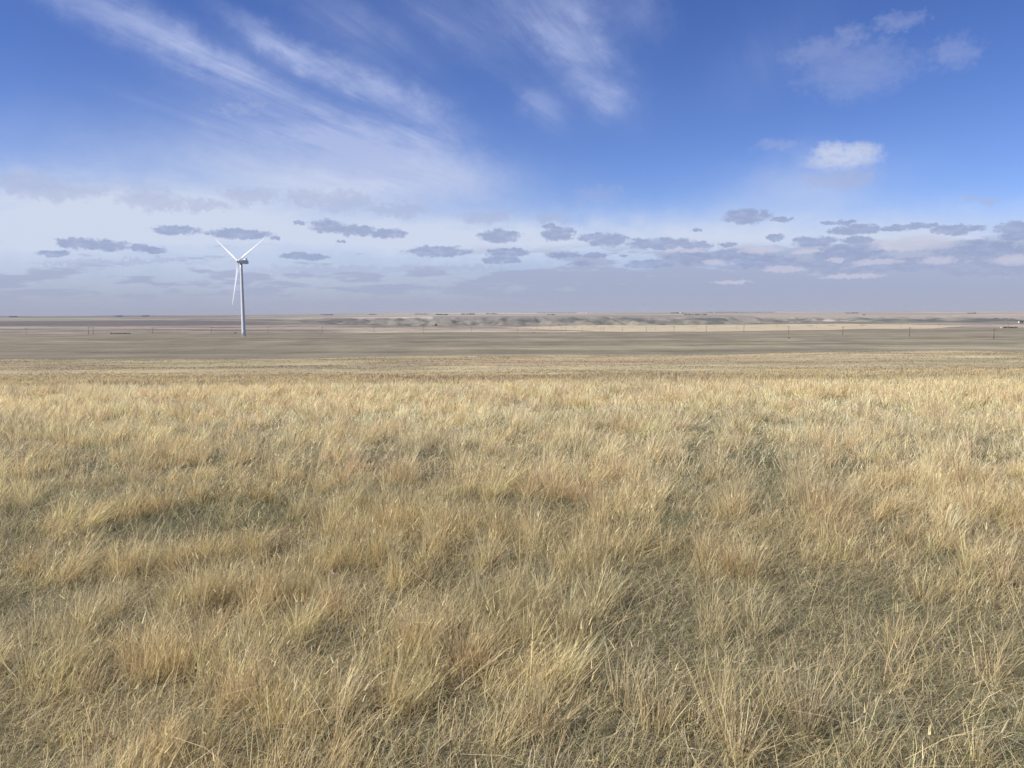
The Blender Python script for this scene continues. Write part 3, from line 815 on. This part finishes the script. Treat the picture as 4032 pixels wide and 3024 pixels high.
def build_world():
    w = bpy.data.worlds.new('World'); scene.world = w; w.use_nodes = True
    nt = w.node_tree
    for n in list(nt.nodes): nt.nodes.remove(n)
    N, Lk = nt.nodes, nt.links
    def S(v):   # socket or number
        return v
    def math_(op, a, b=None, clamp=False, c=None):
        n = N.new('ShaderNodeMath'); n.operation = op; n.use_clamp = clamp
        for i, q in enumerate((a, b, c)):
            if q is None: continue
            if isinstance(q, (int, float)): n.inputs[i].default_value = q
            else: Lk.new(q, n.inputs[i])
        return n.outputs[0]
    def vm(op, a, b=None, c=None, scale=None, out=0):
        n = N.new('ShaderNodeVectorMath'); n.operation = op
        for i, q in enumerate((a, b, c)):
            if q is None: continue
            if isinstance(q, tuple): n.inputs[i].default_value = q
            else: Lk.new(q, n.inputs[i])
        if scale is not None:
            if isinstance(scale, (int, float)): n.inputs['Scale'].default_value = scale
            else: Lk.new(scale, n.inputs['Scale'])
        return n.outputs['Value'] if op in ('DOT_PRODUCT', 'LENGTH', 'DISTANCE') else n.outputs[0]
    def comb(x, y, z=0.0):
        n = N.new('ShaderNodeCombineXYZ')
        for i, q in enumerate((x, y, z)):
            if isinstance(q, (int, float)): n.inputs[i].default_value = q
            else: Lk.new(q, n.inputs[i])
        return n.outputs[0]
    def noise(v, scale, det, rough=0.55, dist=0.0):
        n = N.new('ShaderNodeTexNoise'); n.inputs['Scale'].default_value = scale; n.inputs['Detail'].default_value = det
        n.inputs['Roughness'].default_value = rough; n.inputs['Distortion'].default_value = dist
        Lk.new(v, n.inputs['Vector']); return n.outputs['Fac'], n.outputs['Color']
    def ramp(x, lo, hi, a=0.0, b=1.0):
        n = N.new('ShaderNodeMapRange'); n.interpolation_type = 'SMOOTHSTEP'
        n.inputs['From Min'].default_value = lo; n.inputs['From Max'].default_value = hi
        n.inputs['To Min'].default_value = a; n.inputs['To Max'].default_value = b
        Lk.new(x, n.inputs['Value']); return n.outputs[0]
    def mixc(a, b, f):
        n = N.new('ShaderNodeMix'); n.data_type = 'RGBA'; n.clamp_factor = True
        for s, q in ((6, a), (7, b)):
            if isinstance(q, tuple): n.inputs[s].default_value = (*q, 1)
            else: Lk.new(q, n.inputs[s])
        if isinstance(f, (int, float)): n.inputs[0].default_value = f
        else: Lk.new(f, n.inputs[0])
        return n.outputs[2]
    tc = N.new('ShaderNodeTexCoord'); d = tc.outputs['Generated']
    sep = N.new('ShaderNodeSeparateXYZ'); Lk.new(d, sep.inputs[0])
    X, Y, Z = sep.outputs
    az = math_('MULTIPLY', math_('ARCTAN2', X, Y), 57.29578)
    el = math_('MULTIPLY', math_('ARCSINE', Z), 57.29578)
    P = comb(az, el, 0.0)

    def ae(x, y):            # photo position (2212 px wide view) -> azimuth, elevation in degrees
        v = ray(x * 4032 / 2212, y * 4032 / 2212); v = v / np.linalg.norm(v)
        return math.degrees(math.atan2(v[0], v[1])), math.degrees(math.asin(v[2]))
    dpp = 57.29578 * (4032 / 2212) / F     # degrees per such pixel

    # clear sky
    sky = N.new('ShaderNodeTexSky'); sky.sky_type = 'NISHITA'; sky.sun_disc = False
    sky.sun_elevation = SUN_EL; sky.sun_rotation = math.atan2(SUN_TO.x, SUN_TO.y)
    sky.altitude = 900; sky.air_density = 1.0; sky.dust_density = 0.6; sky.ozone_density = 3.0
    clear = vm('MULTIPLY', sky.outputs[0], SKY_TINT)
    deep = math_('MULTIPLY', ramp(el, 3.0, 22.0), 1.0)
    clear = vm('MULTIPLY', clear, mixc(SKY_LOW, SKY_HIGH, deep))

    K = 10.0     # colours below are display-linear; the background runs at strength 0.066 under exposure 0.6
    col = lambda r, g, b: (r * K, g * K, b * K)

    # warp for ragged outlines
    _, wc = noise(P, 0.55, 5, 0.62)
    wv = vm('SUBTRACT', wc, (0.5, 0.5, 0.5))
    Pw = vm('ADD', P, vm('MULTIPLY', wv, (3.4, 1.5, 0.0)))
    _, wc2 = noise(P, 2.2, 4, 0.6)
    Pc = vm('ADD', P, vm('ADD', vm('MULTIPLY', wv, (0.8, 0.22, 0.0)), vm('MULTIPLY', vm('SUBTRACT', wc2, (0.5, 0.5, 0.5)), (1.1, 0.55, 0.0))))

    # cirrus: streaks drawn out on a high plane, running towards azimuth 23
    zz = math_('ADD', math_('MAXIMUM', Z, 0.0), 0.05)
    gx = math_('DIVIDE', X, zz); gy = math_('DIVIDE', Y, zz)
    ca, sa = math.cos(math.radians(23)), math.sin(math.radians(23))
    along = math_('ADD', math_('MULTIPLY', gx, sa), math_('MULTIPLY', gy, ca))
    across = math_('SUBTRACT', math_('MULTIPLY', gx, ca), math_('MULTIPLY', gy, sa))
    G = comb(math_('MULTIPLY', across, 2.4), math_('MULTIPLY', along, 0.33), 3.0)
    fib, _ = noise(G, 1.9, 9, 0.66, 0.6)
    tex, _ = noise(comb(math_('MULTIPLY', across, 1.3), math_('MULTIPLY', along, 0.8), 1.0), 2.2, 7, 0.6, 0.3)

    def spindle(pts, width, amt):
        """soft elongated patch between two photo points"""
        (xa, ya), (xb, yb) = pts
        a = np.array(ae(xa, ya)); b = np.array(ae(xb, yb)); c = (a + b) / 2; h = b - a; L = np.linalg.norm(h) / 2; h = h / np.linalg.norm(h)
        wd = width * dpp
        q = vm('SUBTRACT', Pw, (c[0], c[1], 0.0))
        s = vm('DOT_PRODUCT', q, (h[0] / L, h[1] / L, 0)); t = vm('DOT_PRODUCT', q, (-h[1] / wd, h[0] / wd, 0))
        e = math_('EXPONENT', math_('MULTIPLY', math_('ADD', math_('MULTIPLY', s, s), math_('MULTIPLY', t, t)), -0.9))
        return math_('MULTIPLY', e, amt)
    ci = None
    for pts, wd, am in CIRRUS:
        s = spindle(pts, wd, am)
        ci = s if ci is None else math_('ADD', ci, s)
    ci = math_('MULTIPLY', ci, ramp(fib, 0.30, 0.68, 0.48, 1.2))
    ci = math_('MULTIPLY', ci, ramp(tex, 0.28, 0.62, 0.55, 1.1), True)

    # veil: wide milky sheet, low on the left and along the horizon
    ve = None
    for pts, wd, am in VEIL:
        s = spindle(pts, wd, am)
        ve = s if ve is None else math_('ADD', ve, s)
    sheet, _ = noise(comb(math_('MULTIPLY', az, 0.05), math_('MULTIPLY', el, 0.16), 5.0), 1.6, 6, 0.6, 0.6)
    ve = math_('MULTIPLY', ve, ramp(sheet, 0.25, 0.7, 0.7, 1.15), True)

    # small clouds
    Ps = vm('ADD', P, vm('ADD', vm('MULTIPLY', wv, (3.0, 1.5, 0.0)), vm('MULTIPLY', vm('SUBTRACT', wc2, (0.5, 0.5, 0.5)), (1.6, 1.1, 0.0))))
    def blobs(lst, base):
        q = None
        for (x, y, hw, hh) in lst:
            a0, e0 = ae(x, y); sx = 1 / (hw * dpp * 1.15); sy = 1 / (hh * dpp * 1.25)
            v = vm('MULTIPLY_ADD', (Ps if base else Pc), (sx, sy, 0.0), (-a0 * sx, -e0 * sy, 0.0))
            k = vm('DOT_PRODUCT', v, v)
            q = k if q is None else math_('MINIMUM', q, k)
        return q
    puff, _ = noise(comb(math_('MULTIPLY', az, 0.55), math_('MULTIPLY', el, 1.3), 9.0), 2.2, 8, 0.66)
    pm = math_('MULTIPLY', math_('SUBTRACT', puff, 0.5), 1.9)
    qg = math_('ADD', blobs(GAPS, 0), math_('MULTIPLY', pm, 0.7))
    gaps = ramp(qg, 1.5, 0.2)
    qd = math_('ADD', blobs(DARK, 0), pm)
    dark = math_('MULTIPLY', ramp(qd, 1.20, 0.48), ramp(el, 2.2, 4.2, 0.5, 1.0))
    qf = math_('ADD', blobs(FAINT, 1), pm)
    faint = ramp(qf, 1.7, 0.1)
    qw = math_('ADD', blobs(WHITE, 0), pm)
    white = ramp(qw, 1.5, -0.1)
    qs = math_('ADD', blobs(WISP, 1), pm)
    wisp = ramp(qs, 2.5, -0.9)
    # low grey deck that thickens to the right horizon, with gaps
    deck, _ = noise(comb(math_('MULTIPLY', az, 0.16), math_('MULTIPLY', el, 0.85), 12.0), 1.6, 6, 0.58)
    dk = math_('ADD', deck, math_('ADD', math_('MULTIPLY', ramp(az, -16, 24), 0.20), math_('MULTIPLY', ramp(el, 4.4, 1.8), 0.16)))
    dk = math_('MULTIPLY', ramp(dk, 0.60, 0.72), math_('MULTIPLY', ramp(el, 5.2, 4.0), ramp(el, 0.3, 1.8, 0.35, 1.0)))

    c = clear
    c = mixc(c, col(0.385, 0.42, 0.55), ramp(el, 6.5, 0.3, 0.0, 0.95))                    # hazy air low down
    c = mixc(c, col(0.62, 0.695, 0.86), ve)
    c = mixc(c, col(0.44, 0.52, 0.80), math_('MULTIPLY', ci, 0.85))
    c = mixc(c, col(0.365, 0.41, 0.585), math_('MULTIPLY', dk, 0.70))
    c = mixc(c, col(0.42, 0.475, 0.68), math_('MULTIPLY', faint, 0.55))
    c = mixc(c, col(0.43, 0.49, 0.72), math_('MULTIPLY', wisp, 0.36))
    dcol = mixc(col(0.30, 0.365, 0.575), col(0.38, 0.44, 0.645), ramp(puff, 0.42, 0.68))
    c = mixc(c, dcol, math_('MULTIPLY', dark, 0.82))
    c = mixc(c, col(0.585, 0.60, 0.745), math_('MULTIPLY', gaps, 0.75))
    # sunlit heap cloud, greyer below
    wcol = mixc(col(0.47, 0.54, 0.75), col(0.62, 0.68, 0.86), ramp(puff, 0.3, 0.65))
    c = mixc(c, wcol, math_('MULTIPLY', white, 0.9))
    bg = N.new('ShaderNodeBackground'); bg.inputs['Strength'].default_value = 0.066
    Lk.new(c, bg.inputs['Color'])
    out = N.new('ShaderNodeOutputWorld'); Lk.new(bg.outputs[0], out.inputs['Surface'])
    w.cycles.sampling_method = 'MANUAL'; w.cycles.sample_map_resolution = 256

SKY_TINT = (1.0, 1.0, 1.0)
SKY_LOW = (0.88, 0.97, 1.38)
SKY_HIGH = (0.56, 0.71, 1.20)
CIRRUS = [
    (((90, -40), (360, 80)), 34, 0.75), (((280, 40), (530, 165)), 30, 0.8), (((420, 110), (640, 215)), 22, 0.35),
    (((500, 40), (720, 160)), 20, 0.75), (((640, 130), (890, 215)), 26, 0.8), (((800, 180), (960, 270)), 34, 0.3),
    (((620, -30), (900, 140)), 45, 0.30), (((860, -30), (1080, 120)), 40, 0.32),
    (((1060, -60), (1270, 110)), 75, 0.62), (((1200, 40), (1340, 220)), 55, 0.55), (((1130, 190), (1220, 265)), 34, 0.42), (((1280, 190), (1350, 240)), 28, 0.4),
    (((1340, -30), (1420, 60)), 40, 0.25), (((420, 270), (520, 340)), 16, 0.3), (((700, 320), (1010, 400)), 50, 0.75), (((560, 280), (900, 380)), 70, 0.4),
    (((850, 270), (1040, 370)), 40, 0.5), (((1640, 400), (1780, 330)), 40, 0.3), (((380, 215), (960, 345)), 90, 0.55), (((1560, 180), (1760, 40)), 60, 0.14),
]
VEIL = [
    (((-350, 470), (500, 490)), 62, 0.95), (((300, 480), (1150, 500)), 60, 0.95), (((900, 520), (1500, 530)), 36, 0.9), (((1400, 500), (2400, 560)), 42, 0.85),
    (((1550, 440), (1900, 400)), 50, 0.45), (((1700, 500), (2500, 470)), 45, 0.4), (((600, 400), (1000, 400)), 40, 0.5), (((-300, 560), (1000, 600)), 50, 0.45), (((-200, 400), (500, 430)), 40, 0.45), (((350, 345), (1010, 390)), 42, 0.55), (((760, 325), (1015, 385)), 36, 0.45), (((-200, 300), (600, 330)), 70, 0.2),
]
DARK = [
    (160, 525, 28, 9), (208, 528, 55, 9), (381, 497, 42, 8), (516, 505, 58, 9), (303, 534, 18, 7), (336, 541, 18, 6), (600, 514, 11, 4), (648, 483, 9, 4), (708, 489, 36, 12), (765, 497, 42, 10),
    (840, 504, 36, 9), (656, 554, 45, 6), (945, 543, 64, 10), (1080, 510, 40, 12), (1207, 505, 30, 13), (1187, 490, 14, 5), (1095, 546, 44, 8), (1082, 561, 38, 7), (1313, 518, 40, 12), (1270, 512, 20, 6),
    (1430, 526, 68, 11), (1500, 530, 34, 7), (1218, 550, 32, 6), (1283, 552, 21, 5), (1254, 569, 25, 4), (1612, 468, 42, 13), (1690, 474, 20, 4), (1676, 514, 16, 7), (1573, 528, 18, 5),
    (1500, 556, 60, 14), (1580, 554, 55, 14), (1400, 571, 45, 8), (1650, 566, 60, 12), (1760, 522, 42, 9), (1845, 497, 42, 9), (1840, 547, 62, 18), (1830, 572, 95, 14), (1858, 519, 30, 6),
    (2098, 542, 70, 18), (2160, 550, 50, 10), (1975, 572, 90, 12), (2065, 496, 40, 8), (1940, 492, 26, 6), (2192, 492, 28, 10), (2200, 508, 26, 8), (1815, 481, 30, 4), (1500, 497, 8, 4),
    (2150, 578, 80, 14), (1990, 487, 25, 5), (1345, 552, 10, 3), (736, 522, 10, 3), (120, 548, 26, 5), (1700, 575, 60, 10),
]
FAINT = [
    (1050, 468, 55, 10), (872, 450, 32, 12), (745, 437, 55, 17), (660, 425, 36, 14), (540, 420, 48, 14), (815, 449, 18, 7), (1187, 467, 28, 8), (1815, 388, 56, 14), (2117, 430, 20, 6), (340, 436, 60, 14),
    (110, 405, 80, 14), (450, 445, 40, 9), (700, 585, 110, 7), (300, 565, 110, 4), (160, 572, 60, 4), (950, 580, 120, 6),
]
WHITE = [(1822, 343, 62, 17), (1850, 330, 40, 16), (1795, 330, 30, 18)]
GAPS = [(1541, 566, 20, 5), (1695, 581, 38, 6), (1581, 609, 34, 4), (1841, 597, 52, 4), (1895, 567, 42, 5), (1808, 561, 15, 5), (2025, 562, 28, 7), (2195, 561, 32, 8), (1975, 526, 70, 11), (1741, 543, 26, 4), (1640, 540, 40, 6), (1480, 541, 40, 4)]
WISP = [(1780, 110, 56, 16), (1830, 85, 28, 18), (1850, 150, 75, 34), (1945, 48, 34, 11), (2058, 115, 30, 20), (1295, 421, 36, 13), (80, 384, 58, 10), (290, 408, 46, 13), (515, 233, 26, 9), (555, 224, 22, 4),
        (1680, 314, 36, 7)]

# ------------------------------------------------------------------ light, camera, air
def build_light():
    L = bpy.data.lights.new('sun', 'SUN'); L.energy = SUN_E; L.angle = math.radians(0.53); L.color = (1.0, 0.93, 0.82)
    o = bpy.data.objects.new('sun', L); COL.objects.link(o)
    dv = Vector((SUN_TO.x * math.cos(SUN_EL), SUN_TO.y * math.cos(SUN_EL), math.sin(SUN_EL)))
    o.rotation_euler = dv.to_track_quat('Z', 'Y').to_euler()
    o.location = (-30, -10, 60)
SUN_E = 5.0

def build_haze():
    me = bpy.data.meshes.new('haze'); m = MB()
    lo, hi = -150.0, 118.0; R = 33500.0
    m.box((0, 0, (lo + hi) / 2), (2 * R, 2 * R, hi - lo))
    mat, nt, out = new_mat('haze_air')
    v = nt.nodes.new('ShaderNodeVolumePrincipled')
    v.inputs['Color'].default_value = (0.47, 0.50, 0.57, 1); v.inputs['Density'].default_value = HAZE
    v.inputs['Anisotropy'].default_value = 0.0
    nt.links.new(v.outputs[0], out.inputs['Volume'])
    o = m.build('haze', mat); tag(o, 'thin pale blue haze in the air over the far plains', 'haze', kind='stuff')
HAZE = 2.4e-5

def build_camera():
    c = bpy.data.cameras.new('camera'); c.sensor_fit = 'HORIZONTAL'; c.sensor_width = 36.0
    c.lens = F / 4032 * 36.0; c.clip_start = 0.05; c.clip_end = 120000
    o = bpy.data.objects.new('camera', c); COL.objects.link(o)
    f = Vector((0, math.cos(PITCH), -math.sin(PITCH))); u = Vector((0, math.sin(PITCH), math.cos(PITCH))); r = Vector((1, 0, 0))
    r2 = r * math.cos(ROLL) - u * math.sin(ROLL); u2 = u * math.cos(ROLL) + r * math.sin(ROLL)
    M = Matrix((r2, u2, -f)).transposed().to_4x4(); M.translation = (0, 0, EYE)
    o.matrix_world = M
    scene.camera = o

build_world()
build_light()
build_camera()
build_ground()
build_grass()
build_turbine()
build_poles()
build_far()
build_haze()

scene.view_settings.view_transform = 'Standard'; scene.view_settings.look = 'None'
scene.view_settings.exposure = 0.6; scene.view_settings.gamma = 1.0
scene.render.engine = 'CYCLES'
cy = scene.cycles
cy.use_denoising = True
cy.max_bounces = 6; cy.diffuse_bounces = 3; cy.glossy_bounces = 2; cy.transmission_bounces = 3; cy.volume_bounces = 1; cy.transparent_max_bounces = 8
cy.caustics_reflective = False; cy.caustics_refractive = False
cy.use_adaptive_sampling = False
cy.denoiser = 'OPENIMAGEDENOISE'; cy.denoising_prefilter = 'ACCURATE'; cy.denoising_input_passes = 'RGB_ALBEDO_NORMAL'
